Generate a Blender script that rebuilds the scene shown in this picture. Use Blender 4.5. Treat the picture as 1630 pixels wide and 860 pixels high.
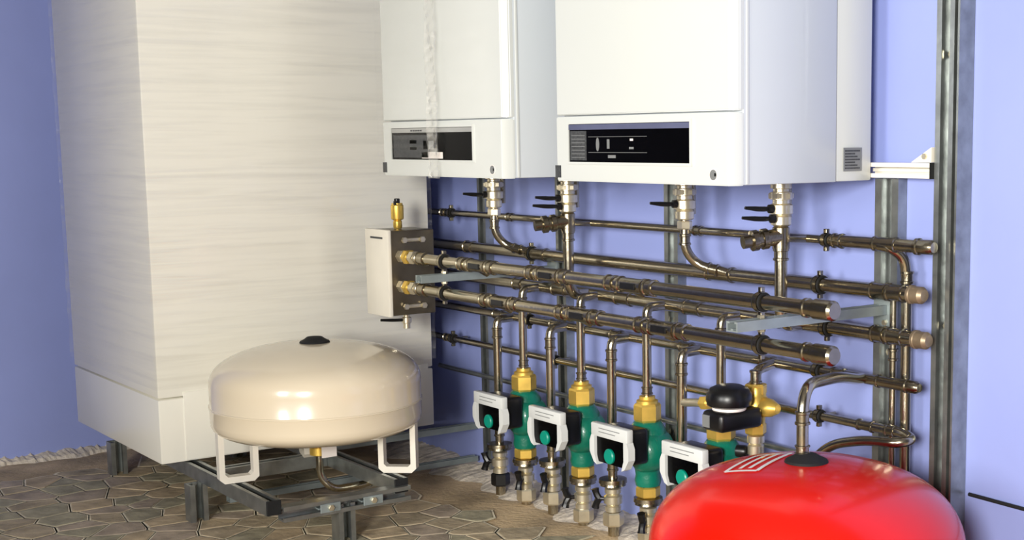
import bpy, bmesh, math, random
from mathutils import Vector, Matrix
random.seed(7)
PI = math.pi

# ------------------------------------------------------------------ reset
for o in list(bpy.data.objects):
    bpy.data.objects.remove(o, do_unlink=True)
SC = bpy.context.scene
COL = SC.collection

# ------------------------------------------------------------------ camera
cam_d = bpy.data.cameras.new('camera')
cam = bpy.data.objects.new('camera', cam_d)
COL.objects.link(cam)
SC.camera = cam
YAW, PITCH, ROLL = -0.9017353, 0.1330272, 0.00759475
fw = Vector((math.sin(YAW) * math.cos(PITCH), math.cos(YAW) * math.cos(PITCH), -math.sin(PITCH)))
rt = fw.cross(Vector((0, 0, 1))).normalized()
dn = fw.cross(rt)
rt2 = rt * math.cos(ROLL) + dn * math.sin(ROLL)
dn2 = dn * math.cos(ROLL) - rt * math.sin(ROLL)
m3 = Matrix((rt2, -dn2, -fw)).transposed()
cam.matrix_world = Matrix.Translation((5.264, -2.44, 1.12)) @ m3.to_4x4()
cam_d.sensor_width = 36.0
cam_d.lens = 2221.74 / 1630 * 36
cam_d.shift_x = -0.14968
cam_d.shift_y = 0.05466
cam_d.clip_start = 0.02

# ------------------------------------------------------------------ world, lights, exposure
world = bpy.data.worlds.new('world')
SC.world = world
world.use_nodes = True
world.node_tree.nodes['Background'].inputs[0].default_value = (0.75, 0.85, 1.0, 1)
world.node_tree.nodes['Background'].inputs[1].default_value = 0.7


def area_light(name, loc, target, sx, sy, power, col):
    d = bpy.data.lights.new(name, 'AREA')
    d.shape = 'RECTANGLE'
    d.size, d.size_y, d.energy, d.color = sx, sy, power, col
    o = bpy.data.objects.new(name, d)
    o.location = loc
    o.rotation_euler = (Vector(target) - Vector(loc)).to_track_quat('-Z', 'Y').to_euler()
    COL.objects.link(o)
    return o


# daylight entering by the two openings in the front wall
area_light('daylight_opening', (6.2, -4.6, 1.55), (2.6, -0.3, 0.9), 1.0, 1.0, 290, (1.0, 0.97, 0.90))
area_light('daylight_window', (3.45, -4.2, 1.30), (2.9, 0.0, 0.8), 0.8, 0.9, 60, (1.0, 0.97, 0.92))
SC.view_settings.view_transform = 'Standard'
SC.view_settings.look = 'None'
SC.view_settings.gamma = 1.0
SC.view_settings.use_curve_mapping = False
SC.view_settings.exposure = 0.3


# ------------------------------------------------------------------ materials
def lin(c):
    return tuple(((v / 255) / 12.92 if v / 255 <= 0.04045 else ((v / 255 + 0.055) / 1.055) ** 2.4) for v in c)


def mat(name, rgb, rough=0.5, metal=0.0, var=0.06, scale=8.0, bump=0.0, bscale=40.0, coat=0.0, spec=0.5):
    """principled material with a little procedural colour variation and relief"""
    m = bpy.data.materials.new(name)
    m.use_nodes = True
    nt = m.node_tree
    b = nt.nodes['Principled BSDF']
    tc = nt.nodes.new('ShaderNodeTexCoord')
    nz = nt.nodes.new('ShaderNodeTexNoise')
    nz.inputs['Scale'].default_value = scale
    nz.inputs['Detail'].default_value = 5
    nt.links.new(tc.outputs['Object'], nz.inputs['Vector'])
    rp = nt.nodes.new('ShaderNodeValToRGB')
    c = lin(rgb)
    rp.color_ramp.elements[0].position = 0.3
    rp.color_ramp.elements[1].position = 0.7
    rp.color_ramp.elements[0].color = tuple(max(0, v * (1 - var)) for v in c) + (1,)
    rp.color_ramp.elements[1].color = tuple(min(1, v * (1 + var)) for v in c) + (1,)
    nt.links.new(nz.outputs['Fac'], rp.inputs['Fac'])
    nt.links.new(rp.outputs['Color'], b.inputs['Base Color'])
    b.inputs['Roughness'].default_value = rough
    b.inputs['Metallic'].default_value = metal
    b.inputs['Coat Weight'].default_value = coat
    b.inputs['Coat Roughness'].default_value = 0.08
    b.inputs['Specular IOR Level'].default_value = spec
    if bump:
        n2 = nt.nodes.new('ShaderNodeTexNoise')
        n2.inputs['Scale'].default_value = bscale
        n2.inputs['Detail'].default_value = 6
        nt.links.new(tc.outputs['Object'], n2.inputs['Vector'])
        bp = nt.nodes.new('ShaderNodeBump')
        bp.inputs['Strength'].default_value = bump
        bp.inputs['Distance'].default_value = 0.01
        nt.links.new(n2.outputs['Fac'], bp.inputs['Height'])
        nt.links.new(bp.outputs['Normal'], b.inputs['Normal'])
    return m


def film_material(name, lo, hi):
    """clear stretch film with fine, nearly horizontal creases"""
    m = bpy.data.materials.new(name)
    m.use_nodes = True
    nt = m.node_tree
    nt.nodes.clear()
    out = nt.nodes.new('ShaderNodeOutputMaterial')
    tc = nt.nodes.new('ShaderNodeTexCoord')
    hs = []
    for rot, sc, det in ((0.10, (2.2, 2.2, 60), 3.0), (-0.06, (1.6, 1.6, 28), 2.0)):
        mp = nt.nodes.new('ShaderNodeMapping')
        mp.inputs['Rotation'].default_value = (rot, -rot, 0)
        mp.inputs['Scale'].default_value = sc
        nt.links.new(tc.outputs['Object'], mp.inputs['Vector'])
        nz = nt.nodes.new('ShaderNodeTexNoise')
        nz.inputs['Scale'].default_value = 1.0
        nz.inputs['Detail'].default_value = det
        nz.inputs['Roughness'].default_value = 0.6
        nz.inputs['Distortion'].default_value = 0.5
        nt.links.new(mp.outputs['Vector'], nz.inputs['Vector'])
        hs.append(nz)
    mx = nt.nodes.new('ShaderNodeMath')
    mx.operation = 'MULTIPLY'
    nt.links.new(hs[0].outputs['Fac'], mx.inputs[0])
    nt.links.new(hs[1].outputs['Fac'], mx.inputs[1])
    bp = nt.nodes.new('ShaderNodeBump')
    bp.inputs['Strength'].default_value = 0.32
    bp.inputs['Distance'].default_value = 0.012
    nt.links.new(mx.outputs[0], bp.inputs['Height'])
    gl = nt.nodes.new('ShaderNodeBsdfGlossy')
    gl.inputs['Roughness'].default_value = 0.16
    gl.inputs['Color'].default_value = (0.95, 0.95, 0.95, 1)
    nt.links.new(bp.outputs['Normal'], gl.inputs['Normal'])
    df = nt.nodes.new('ShaderNodeBsdfDiffuse')
    df.inputs['Color'].default_value = (0.86, 0.84, 0.77, 1)
    nt.links.new(bp.outputs['Normal'], df.inputs['Normal'])
    m1 = nt.nodes.new('ShaderNodeMixShader')
    m1.inputs[0].default_value = 0.5
    nt.links.new(df.outputs[0], m1.inputs[1])
    nt.links.new(gl.outputs[0], m1.inputs[2])
    tr = nt.nodes.new('ShaderNodeBsdfTransparent')
    m2 = nt.nodes.new('ShaderNodeMixShader')
    cr = nt.nodes.new('ShaderNodeValToRGB')
    cr.color_ramp.elements[0].position = 0.20
    cr.color_ramp.elements[0].color = (lo, lo, lo, 1)
    cr.color_ramp.elements[1].position = 0.42
    cr.color_ramp.elements[1].color = (hi, hi, hi, 1)
    nt.links.new(mx.outputs[0], cr.inputs['Fac'])
    nt.links.new(cr.outputs['Color'], m2.inputs[0])
    nt.links.new(tr.outputs[0], m2.inputs[1])
    nt.links.new(m1.outputs[0], m2.inputs[2])
    nt.links.new(m2.outputs[0], out.inputs['Surface'])
    return m


M = {
    'wall': mat('blue_wall_paint', (146, 158, 216), 0.75, var=0.07, scale=1.3, bump=0.12, bscale=14),
    'ceiling': mat('unseen_room_grey', (128, 126, 122), 0.9),  # unseen ceiling, front and right walls; grey chosen to cut bounced light
    'sand': mat('sandy_screed', (196, 172, 136), 0.95, var=0.35, scale=5, bump=0.5, bscale=60),
    'plaster': mat('rough_white_plaster', (214, 202, 184), 0.95, var=0.25, scale=30, bump=0.6, bscale=50),
    'grout': mat('pale_grout', (236, 224, 196), 0.95, var=0.2, scale=20, bump=0.3),
    'stone_a': mat('brown_grey_stone', (176, 160, 132), 0.8, var=0.3, scale=14, bump=0.5, bscale=30),
    'stone_b': mat('green_grey_stone', (166, 158, 132), 0.8, var=0.3, scale=16, bump=0.5, bscale=30),
    'stone_c': mat('purple_grey_stone', (172, 156, 136), 0.8, var=0.3, scale=12, bump=0.5, bscale=30),
    'stone_d': mat('tan_stone', (190, 170, 138), 0.8, var=0.3, scale=12, bump=0.5, bscale=30),
    'cream': mat('cream_white_enamel', (246, 243, 231), 0.32, var=0.015, scale=2, coat=0.3),
    'white': mat('white_enamel', (208, 211, 207), 0.3, var=0.015, scale=2, coat=0.3),
    'sideshade': mat('shaded_side_enamel', (196, 202, 206), 0.35, var=0.02, scale=2, coat=0.2),  # shade of the boiler sides painted in, greyer than the front enamel
    'film': film_material('stretch_film', .03, .16),
    'thinfilm': film_material('thin_stretch_film', .008, .05),
    'foldfilm': film_material('folded_stretch_film', .18, .45),
    'tankwhite': mat('ivory_gloss_paint', (230, 216, 190), 0.22, var=0.02, scale=3, coat=0.6),
    'bracket': mat('white_bracket_paint', (236, 230, 216), 0.4, var=0.04, scale=10),
    'red': mat('red_gloss_paint', (222, 20, 3), 0.25, var=0.04, scale=3, coat=0.25),
    'black': mat('black_plastic', (14, 14, 16), 0.35, var=0.2),
    'rubber': mat('black_rubber', (16, 16, 17), 0.8, var=0.2, bump=0.2),
    'screen': mat('black_glass_screen', (4, 4, 5), 0.25, var=0.1, spec=0.05),
    'strip': mat('blue_reflection_strip', (92, 96, 122), 0.2, var=0.15),  # bluish reflection on the glossy strip, painted as its colour
    'silverstrip': mat('silver_grey_strip', (165, 166, 164), 0.3, metal=0.3, var=0.1),
    'dial': mat('grey_print', (120, 122, 122), 0.5, var=0.1),
    'darkprint': mat('dark_grey_print', (64, 66, 68), 0.6, var=0.35, scale=180),
    'steel': mat('polished_stainless_steel', (178, 169, 148), 0.21, metal=1.0, var=0.1, scale=10, bump=0.05, bscale=60),
    'steeldull': mat('dull_stainless_fitting', (158, 149, 128), 0.25, metal=1.0, var=0.14, scale=25, bump=0.1),
    'nickel': mat('nickel_plated_brass', (226, 216, 190), 0.3, metal=0.85, var=0.12, scale=25),
    'brass': mat('yellow_brass', (240, 202, 100), 0.34, metal=0.75, var=0.15, scale=20),
    'strut': mat('galvanised_strut', (158, 162, 160), 0.36, metal=0.85, var=0.22, scale=22, bump=0.1),
    'galv': mat('dull_zinc_arm', (146, 156, 156), 0.45, metal=0.35, var=0.14, scale=18),
    'greensteel': mat('green_cast_pump', (0, 108, 86), 0.35, var=0.15, scale=12, bump=0.25, bscale=50, coat=0.3),
    'knobgreen': mat('green_plastic_knob', (0, 140, 118), 0.35, var=0.05),
    'pumpgrey': mat('light_grey_plastic', (214, 216, 214), 0.4, var=0.03),
    'hydro': mat('bronze_grey_metal_sheet', (112, 104, 90), 0.35, metal=0.8, var=0.25, scale=10, bump=0.1),
    'paper': mat('white_print', (240, 232, 226), 0.5, var=0.03),
    'rust': mat('copper_brown_cap', (150, 132, 108), 0.45, metal=0.6, var=0.25, scale=20),
}


# ------------------------------------------------------------------ mesh helpers
def link_obj(name, bm, material, parent=None, smooth=False, angle=35):
    me = bpy.data.meshes.new(name)
    bmesh.ops.recalc_face_normals(bm, faces=bm.faces)
    bm.to_mesh(me)
    bm.free()
    me.materials.append(M[material] if isinstance(material, str) else material)
    if smooth:
        me.polygons.foreach_set('use_smooth', [True] * len(me.polygons))
        try:
            me.set_sharp_from_angle(angle=math.radians(angle))
        except Exception:
            pass
    o = bpy.data.objects.new(name, me)
    COL.objects.link(o)
    if parent is not None:
        o.parent = parent
        o.matrix_parent_inverse = Matrix.Translation(parent.location).inverted()
    return o


def tag(o, label, cat, group=None):
    o['label'] = label
    o['category'] = cat
    if group:
        o['group'] = group
    return o


def struct(o):
    o['kind'] = 'structure'
    return o


def thing(name, loc, label, cat, group=None):
    o = bpy.data.objects.new(name, None)
    o.empty_display_size = 0.05
    o.location = loc
    COL.objects.link(o)
    return tag(o, label, cat, group)


def box(lo, hi, bevel=0.0, seg=2, bm=None):
    own = bm is None
    if own:
        bm = bmesh.new()
    r = bmesh.ops.create_cube(bm, size=1.0)
    s = [hi[i] - lo[i] for i in range(3)]
    c = [(hi[i] + lo[i]) / 2 for i in range(3)]
    bmesh.ops.scale(bm, vec=s, verts=r['verts'])
    bmesh.ops.translate(bm, vec=c, verts=r['verts'])
    if bevel > 0:
        ed = list({e for v in r['verts'] for e in v.link_edges})
        bmesh.ops.bevel(bm, geom=ed, offset=bevel, segments=seg, affect='EDGES', profile=0.5)
    return bm


def frame_axes(d):
    d = d.normalized()
    u = d.cross(Vector((0, 0, 1)))
    if u.length < 1e-4:
        u = Vector((1, 0, 0))
    u.normalize()
    return u, u.cross(d).normalized()


def rounded_path(pts, rad, n=6):
    """polyline with its inner corners rounded"""
    pts = [Vector(p) for p in pts]
    out = [pts[0]]
    for i in range(1, len(pts) - 1):
        a, b, c = pts[i - 1], pts[i], pts[i + 1]
        d1, d2 = (a - b), (c - b)
        r = min(rad, d1.length * 0.49, d2.length * 0.49)
        p1, p2 = b + d1.normalized() * r, b + d2.normalized() * r
        for k in range(n + 1):
            t = k / n
            out.append(p1 * (1 - t) ** 2 + b * 2 * t * (1 - t) + p2 * t * t)
    out.append(pts[-1])
    return out


def tube(pts, r, rad=0.03, seg=16, bm=None, cap=True):
    own = bm is None
    if own:
        bm = bmesh.new()
    P = rounded_path(pts, rad) if len(pts) > 2 else [Vector(p) for p in pts]
    rings = []
    u = None
    for i, p in enumerate(P):
        d = (P[min(i + 1, len(P) - 1)] - P[max(i - 1, 0)]).normalized()
        if u is None:
            u, v = frame_axes(d)
        else:
            u = (u - d * u.dot(d)).normalized()
            v = u.cross(d).normalized()
        rr = r[i] if isinstance(r, (list, tuple)) else r
        rings.append([bm.verts.new(p + (u * math.cos(2 * PI * k / seg) + v * math.sin(2 * PI * k / seg)) * rr) for k in range(seg)])
    for a, b in zip(rings, rings[1:]):
        for k in range(seg):
            bm.faces.new((a[k], a[(k + 1) % seg], b[(k + 1) % seg], b[k]))
    if cap:
        bm.faces.new(rings[0])
        bm.faces.new(rings[-1])
    return bm


def lathe(profile, origin, axis=(0, 0, 1), seg=24, bm=None, phase=0.0):
    """profile = [(radius, distance along axis)], closed at both ends"""
    own = bm is None
    if own:
        bm = bmesh.new()
    o, ax = Vector(origin), Vector(axis).normalized()
    u, v = frame_axes(ax)
    rings = []
    for r, h in profile:
        if r < 1e-5:
            rings.append([bm.verts.new(o + ax * h)])
        else:
            rings.append([bm.verts.new(o + ax * h + (u * math.cos(phase + 2 * PI * k / seg) + v * math.sin(phase + 2 * PI * k / seg)) * r) for k in range(seg)])
    for a, b in zip(rings, rings[1:]):
        for k in range(seg):
            if len(a) == 1 and len(b) == 1:
                continue
            if len(a) == 1:
                bm.faces.new((a[0], b[(k + 1) % seg], b[k]))
            elif len(b) == 1:
                bm.faces.new((a[k], a[(k + 1) % seg], b[0]))
            else:
                bm.faces.new((a[k], a[(k + 1) % seg], b[(k + 1) % seg], b[k]))
    if len(rings[0]) > 1:
        bm.faces.new(rings[0])
    if len(rings[-1]) > 1:
        bm.faces.new(rings[-1])
    return bm


def ring_fit(origin, axis, r, L, lip=0.004):
    """press fitting sleeve: a tube sleeve with raised beads at both ends"""
    h = L / 2
    b = min(0.008, L * 0.25)
    return lathe([(r, -h), (r + lip * 1.6, -h + b * .2), (r + lip * 1.6, -h + b * .8), (r + lip * .6, -h + b),
                  (r + lip * .6, h - b), (r + lip * 1.6, h - b * .8), (r + lip * 1.6, h - b * .2), (r, h)], origin, axis, 18)


def hexnut(origin, axis, r, L, bm=None):
    c = L * 0.12
    return lathe([(r * .9, -L / 2), (r, -L / 2 + c), (r, L / 2 - c), (r * .9, L / 2)], origin, axis, 6, bm)


STRUT = [(-.5, 0), (-.5, 1), (-.22, 1), (-.22, .8), (-.38, .8), (-.38, .12), (-.12, .12), (-.12, .3), (.12, .3), (.12, .12),
         (.38, .12), (.38, .8), (.22, .8), (.22, 1), (.5, 1), (.5, 0)]


def strut(p0, p1, w, d, up, bm=None):
    """slotted channel between two points; its open side looks along 'up'"""
    own = bm is None
    if own:
        bm = bmesh.new()
    a, b = Vector(p0), Vector(p1)
    ax = (b - a).normalized()
    n = Vector(up)
    n = (n - ax * n.dot(ax)).normalized()
    s = ax.cross(n)
    r0 = [bm.verts.new(a + s * (x * w) + n * (y * d)) for x, y in STRUT]
    r1 = [bm.verts.new(b + s * (x * w) + n * (y * d)) for x, y in STRUT]
    k = len(STRUT)
    for i in range(k):
        bm.faces.new((r0[i], r0[(i + 1) % k], r1[(i + 1) % k], r1[i]))
    bm.faces.new(r0)
    bm.faces.new(r1)
    return bm


def clamp(name, origin, axis, r, parent, wall=None):
    """rubber lined pipe clamp with two screw lugs, plus a stud towards the wall"""
    ax = Vector(axis).normalized()
    o = link_obj(name, lathe([(r, -.011), (r + .004, -.012), (r + .005, -.008), (r + .0035, -.006), (r + .0035, .006), (r + .005, .008), (r + .004, .012), (r, .011)], origin, ax, 18), 'rubber', parent, True)
    bm = bmesh.new()
    lathe([(r + .0035, -.006), (r + .0065, -.006), (r + .0065, .006), (r + .0035, .006)], origin, ax, 18, bm)
    c = Vector(origin)
    for s in (-1, 1):
        p = c + Vector((0, 0, s * (r + .011)))
        box(p - Vector((.005, .006, .005)), p + Vector((.005, .006, .005)), .001, 1, bm)
    link_obj('clamp_band', bm, 'steeldull', o, True).matrix_parent_inverse = Matrix()
    if wall is not None:
        link_obj('clamp_stud', tube([c + Vector((0, r, 0)), (c.x, wall, c.z)], .004, seg=8), 'steeldull', o, True).matrix_parent_inverse = Matrix()
    return o


def sub(name, bm, material, parent, smooth=True, angle=35):
    """a sub-part: child of a part (parts sit at the world origin inside their thing)"""
    o = link_obj(name, bm, material, None, smooth, angle)
    o.parent = parent
    o.matrix_parent_inverse = Matrix()
    return o


def lever(origin, direction, L, parent, up=0.004, w=.006):
    """small black lever with a thicker hub"""
    o, d = Vector(origin), Vector(direction).normalized()
    bm = lathe([(.004, 0), (.0105, .001), (.0105, .012), (.006, .014)], o, d, 10)
    tube([o + d * .01, o + d * (L * .45), o + d * L + Vector((0, 0, up))], [w * .75] * 1 + [w] * 7 + [w * .6], .02, 8, bm)
    return link_obj('lever', bm, 'black', parent, True)


# ------------------------------------------------------------------ the room
def plane_obj(name, lo, hi, m):
    return struct(link_obj(name, box(lo, hi), m))


RX, RY, RZ = 6.6, -3.2, 2.7
plane_obj('floor', (-.1, RY - .1, -.1), (RX + .1, .1, -.006), 'sand')
plane_obj('ceiling', (-.1, RY - .1, RZ), (RX + .1, .1, RZ + .1), 'ceiling')
plane_obj('wall_back', (-.1, 0, -.006), (RX + .1, .1, RZ), 'wall')
plane_obj('wall_left', (-.1, RY - .1, -.006), (0, 0, RZ), 'wall')


# front wall (behind the camera) with two tall openings
bm = bmesh.new()
for lo, hi, zb, zt in ((0, 2.75, 0, RZ), (4.1, 4.35, 0, RZ), (5.95, RX, 0, RZ), (2.75, 4.1, 0, .25), (2.75, 4.1, 2.2, RZ), (4.35, 5.95, 0, .25), (4.35, 5.95, 2.35, RZ)):
    box((lo, RY - .1, zb), (hi, RY, zt), bm=bm)
struct(link_obj('wall_front', bm, 'ceiling'))
plane_obj('wall_right', (RX, RY - .1, 0), (RX + .1, 0, RZ), 'ceiling')


# crazy paving: Voronoi stones in a pale bed, each a separate plate
def clip_cell(poly, p, q):
    m = ((p[0] + q[0]) / 2, (p[1] + q[1]) / 2)
    d = (q[0] - p[0], q[1] - p[1])
    out = []
    for i in range(len(poly)):
        a, b = poly[i], poly[(i + 1) % len(poly)]
        fa = (a[0] - m[0]) * d[0] + (a[1] - m[1]) * d[1]
        fb = (b[0] - m[0]) * d[0] + (b[1] - m[1]) * d[1]
        if fa <= 0:
            out.append(a)
        if fa * fb < 0:
            t = fa / (fa - fb)
            out.append((a[0] + (b[0] - a[0]) * t, a[1] + (b[1] - a[1]) * t))
    return out


floor = bpy.data.objects['floor']
bed_bm = bmesh.new()
SP = .112
seeds = []
for i in range(-1, 24):
    for j in range(-1, 17):
        seeds.append((.30 + (i + .5 + random.uniform(-.42, .42)) * SP, -1.95 + (j + .5 + random.uniform(-.42, .42)) * SP))
for s in seeds:
    edge = .32 + .05 * math.sin(s[1] * 9) + .03 * random.random()
    far = -.25 - .07 * abs(math.sin(s[0] * 3.1)) - .04 * random.random()
    if not (s[0] > edge and s[0] < 2.65 and s[1] < far and s[1] > -1.9):
        continue
    if s[1] < -1.62 + max(0, s[0] - 1.25) * .6:   # stones end where the camera's side of the floor begins
        continue
    poly = [(s[0] - .3, s[1] - .3), (s[0] + .3, s[1] - .3), (s[0] + .3, s[1] + .3), (s[0] - .3, s[1] + .3)]
    for t in seeds:
        if t is not s and (t[0] - s[0]) ** 2 + (t[1] - s[1]) ** 2 < .2:
            poly = clip_cell(poly, s, t)
            if len(poly) < 3:
                break
    if len(poly) < 3:
        continue
    cx = sum(p[0] for p in poly) / len(poly)
    cy = sum(p[1] for p in poly) / len(poly)
    bm = bmesh.new()
    hz = random.uniform(-.0012, .0012)
    tilt = (random.uniform(-.012, .012), random.uniform(-.012, .012))
    lowr, top, mid = [], [], []
    for x, y in poly:
        dx, dy = x - cx, y - cy
        L = math.hypot(dx, dy)
        g = (L - .0055) / L
        g2 = (L - .0082) / L
        jit = random.uniform(.97, 1.0)
        lowr.append(bm.verts.new((cx + dx * g, cy + dy * g, -.006)))
        mid.append(bm.verts.new((cx + dx * g * jit, cy + dy * g * jit, -.0006 + hz * .4)))
        top.append(bm.verts.new((cx + dx * g2 * jit, cy + dy * g2 * jit, .0006 + hz * .4 + (dx * tilt[0] + dy * tilt[1]) * .25)))
    bed_bm.faces.new([bed_bm.verts.new((cx + (x - cx) * 1.03, cy + (y - cy) * 1.03, -.0012)) for x, y in poly])
    k = len(poly)
    for i in range(k):
        bm.faces.new((lowr[i], lowr[(i + 1) % k], mid[(i + 1) % k], mid[i]))
        bm.faces.new((mid[i], mid[(i + 1) % k], top[(i + 1) % k], top[i]))
    bm.faces.new(top)
    link_obj('paving_stone', bm, random.choice(['stone_a', 'stone_a', 'stone_b', 'stone_b', 'stone_c', 'stone_d']), floor)

link_obj('mortar_bed', bed_bm, 'grout', floor)


def ragged_strip(name, a, b, along, w0, w1, h, material, n=60):
    """rough strip of plaster droppings where a wall meets the floor"""
    bm = bmesh.new()
    rows = []
    for i in range(n + 1):
        t = a + (b - a) * i / n
        w = w0 + (w1 - w0) * (.5 + .28 * math.sin(t * 17 + 1) + .22 * math.sin(t * 41)) + random.uniform(-.004, .004)
        hh = random.uniform(.4, 1) * h
        pts = [(0, hh), (w * .35, hh * random.uniform(.5, .9)), (w * .75, hh * random.uniform(.15, .5)), (w, -.006), (0, -.006)]
        if along == 'x':
            rows.append([bm.verts.new((t, -p[0], p[1])) for p in pts])
        else:
            rows.append([bm.verts.new((p[0], t, p[1])) for p in pts])
    for r, s in zip(rows, rows[1:]):
        for k in range(5):
            bm.faces.new((r[k], r[(k + 1) % 5], s[(k + 1) % 5], s[k]))
    bm.faces.new(rows[0])
    bm.faces.new(rows[-1])
    return struct(link_obj(name, bm, material))


ragged_strip('trim_1', -2.6, -.1, 'y', .03, .075, .022, 'plaster', 260)
ragged_strip('trim_2', .1, 3.6, 'x', .12, .19, .016, 'plaster', 300)

# ------------------------------------------------------------------ steel stand under cabinet and white tank
ST = thing('steel_stand', (1.1, -.7, 0), 'grey slotted steel channel stand carrying the tall cabinet and the cream tank', 'stand')
W = .042
for y in (-.985, -.60):
    link_obj('beam', strut((.30, y, .1135), (1.70, y, .1135), W, .041, (0, 0, 1)), 'strut', ST)
link_obj('beam', strut((1.68, -.965, .1135), (1.68, -.58, .1135), W, .041, (1, 0, 0)), 'strut', ST)
link_obj('beam', strut((1.232, -.964, .1135), (1.232, -.622, .1135), W, .041, (0, 0, 1)), 'strut', ST)
link_obj('beam', strut((1.14, -.58, .135), (1.14, -.02, .135), .03, .0195, (0, 0, 1)), 'galv', ST)
link_obj('beam', strut((1.14, -.90, .022), (1.14, -.02, .022), .03, .018, (0, 0, 1)), 'galv', ST)
for (x, y) in ((.436, -1.02), (1.205, -1.025), (.436, -.60)):
    link_obj('leg', strut((x - .025, y + .005, 0), (x - .025, y + .005, .1125), .052, .05, (1, 0, 0)), 'strut', ST)
link_obj('leg', strut((1.66, -.775, 0), (1.66, -.775, .1125), .05, .05, (1, 0, 0)), 'strut', ST)
for (x, y) in ((1.7005, -.985), (1.7005, -.60)):
    c = link_obj('end_cap', box((x, y - .021, .1135), (x + .005, y + .021, .1545), .002), 'rubber', ST)
for y in (-.83, -.70):
    bm = box((1.66, y - .03, .107), (1.71, y + .03, .112), .001)
    box((1.7215, y - .03, .10), (1.7255, y + .03, .125), .001, 1, bm)
    b = link_obj('angle_bracket', bm, 'galv', ST)
    sub('bolt', hexnut((1.729, y, .113), (1, 0, 0), .009, .008), 'nickel', b, False)

# ------------------------------------------------------------------ tall cabinet wrapped in film
CX0, CX1, CY0, CY1, CZ0, CZS, CZ1 = .232, 1.09, -1.08, -.15, .157, .356, 1.86
CB = thing('storage_cabinet', ((CX0 + CX1) / 2, (CY0 + CY1) / 2, CZ0), 'tall white cabinet wrapped in clear stretch film against the left wall', 'cabinet')
link_obj('body', box((CX0, CY0, CZS + .002), (CX1, CY1, CZ1), .006), 'cream', CB, True)
link_obj('base_panel', box((CX0, CY0, CZ0), (CX1, CY1, CZS - .002), .005), 'cream', CB, True)
link_obj('front_panel', box((CX1 - .002, CY0 + .075, CZ0 + .004), (CX1 + .004, CY1 - .02, CZS + .016), .0025), 'cream', CB, True)
link_obj('lid', box((CX0 - .004, CY0 - .004, CZ1), (CX1 + .004, CY1 + .004, CZ1 + .02), .006), 'cream', CB, True)
# film: a loose skirt around body, slightly wavy
bm = bmesh.new()
per = []
g = .0085
NX, NY = 24, 34
for i in range(NX):
    per.append((CX0 - g + (CX1 - CX0 + 2 * g) * i / NX, CY0 - g, 'y'))
for i in range(NY):
    per.append((CX1 + g, CY0 - g + (CY1 - CY0 + 2 * g) * i / NY, 'x'))
for i in range(NX):
    per.append((CX1 + g - (CX1 - CX0 + 2 * g) * i / NX, CY1 + g, 'y'))
for i in range(NY):
    per.append((CX0 - g, CY1 + g - (CY1 - CY0 + 2 * g) * i / NY, 'x'))
cxm, cym = (CX0 + CX1) / 2, (CY0 + CY1) / 2
rows = []
NZ = 60
for j in range(NZ + 1):
    z = CZS + .03 + (CZ1 - CZS - .05) * j / NZ
    row = []
    for i, (x, y, a) in enumerate(per):
        w = .0022 * math.sin(j * 1.7 + i * .22) * math.sin(i * .5 + j * .13) + random.uniform(-.0008, .0008)
        if a == 'x':
            row.append(bm.verts.new((x + w, y, z)))
        else:
            row.append(bm.verts.new((x, y + w, z)))
    rows.append(row)
for r, s in zip(rows, rows[1:]):
    for i in range(len(per)):
        k = (i + 1) % len(per)
        bm.faces.new((r[i], r[k], s[k], s[i]))
fo = link_obj('stretch_film', bm, 'film', CB, True, 80)
fo['label'] = 'clear creased stretch film'


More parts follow.
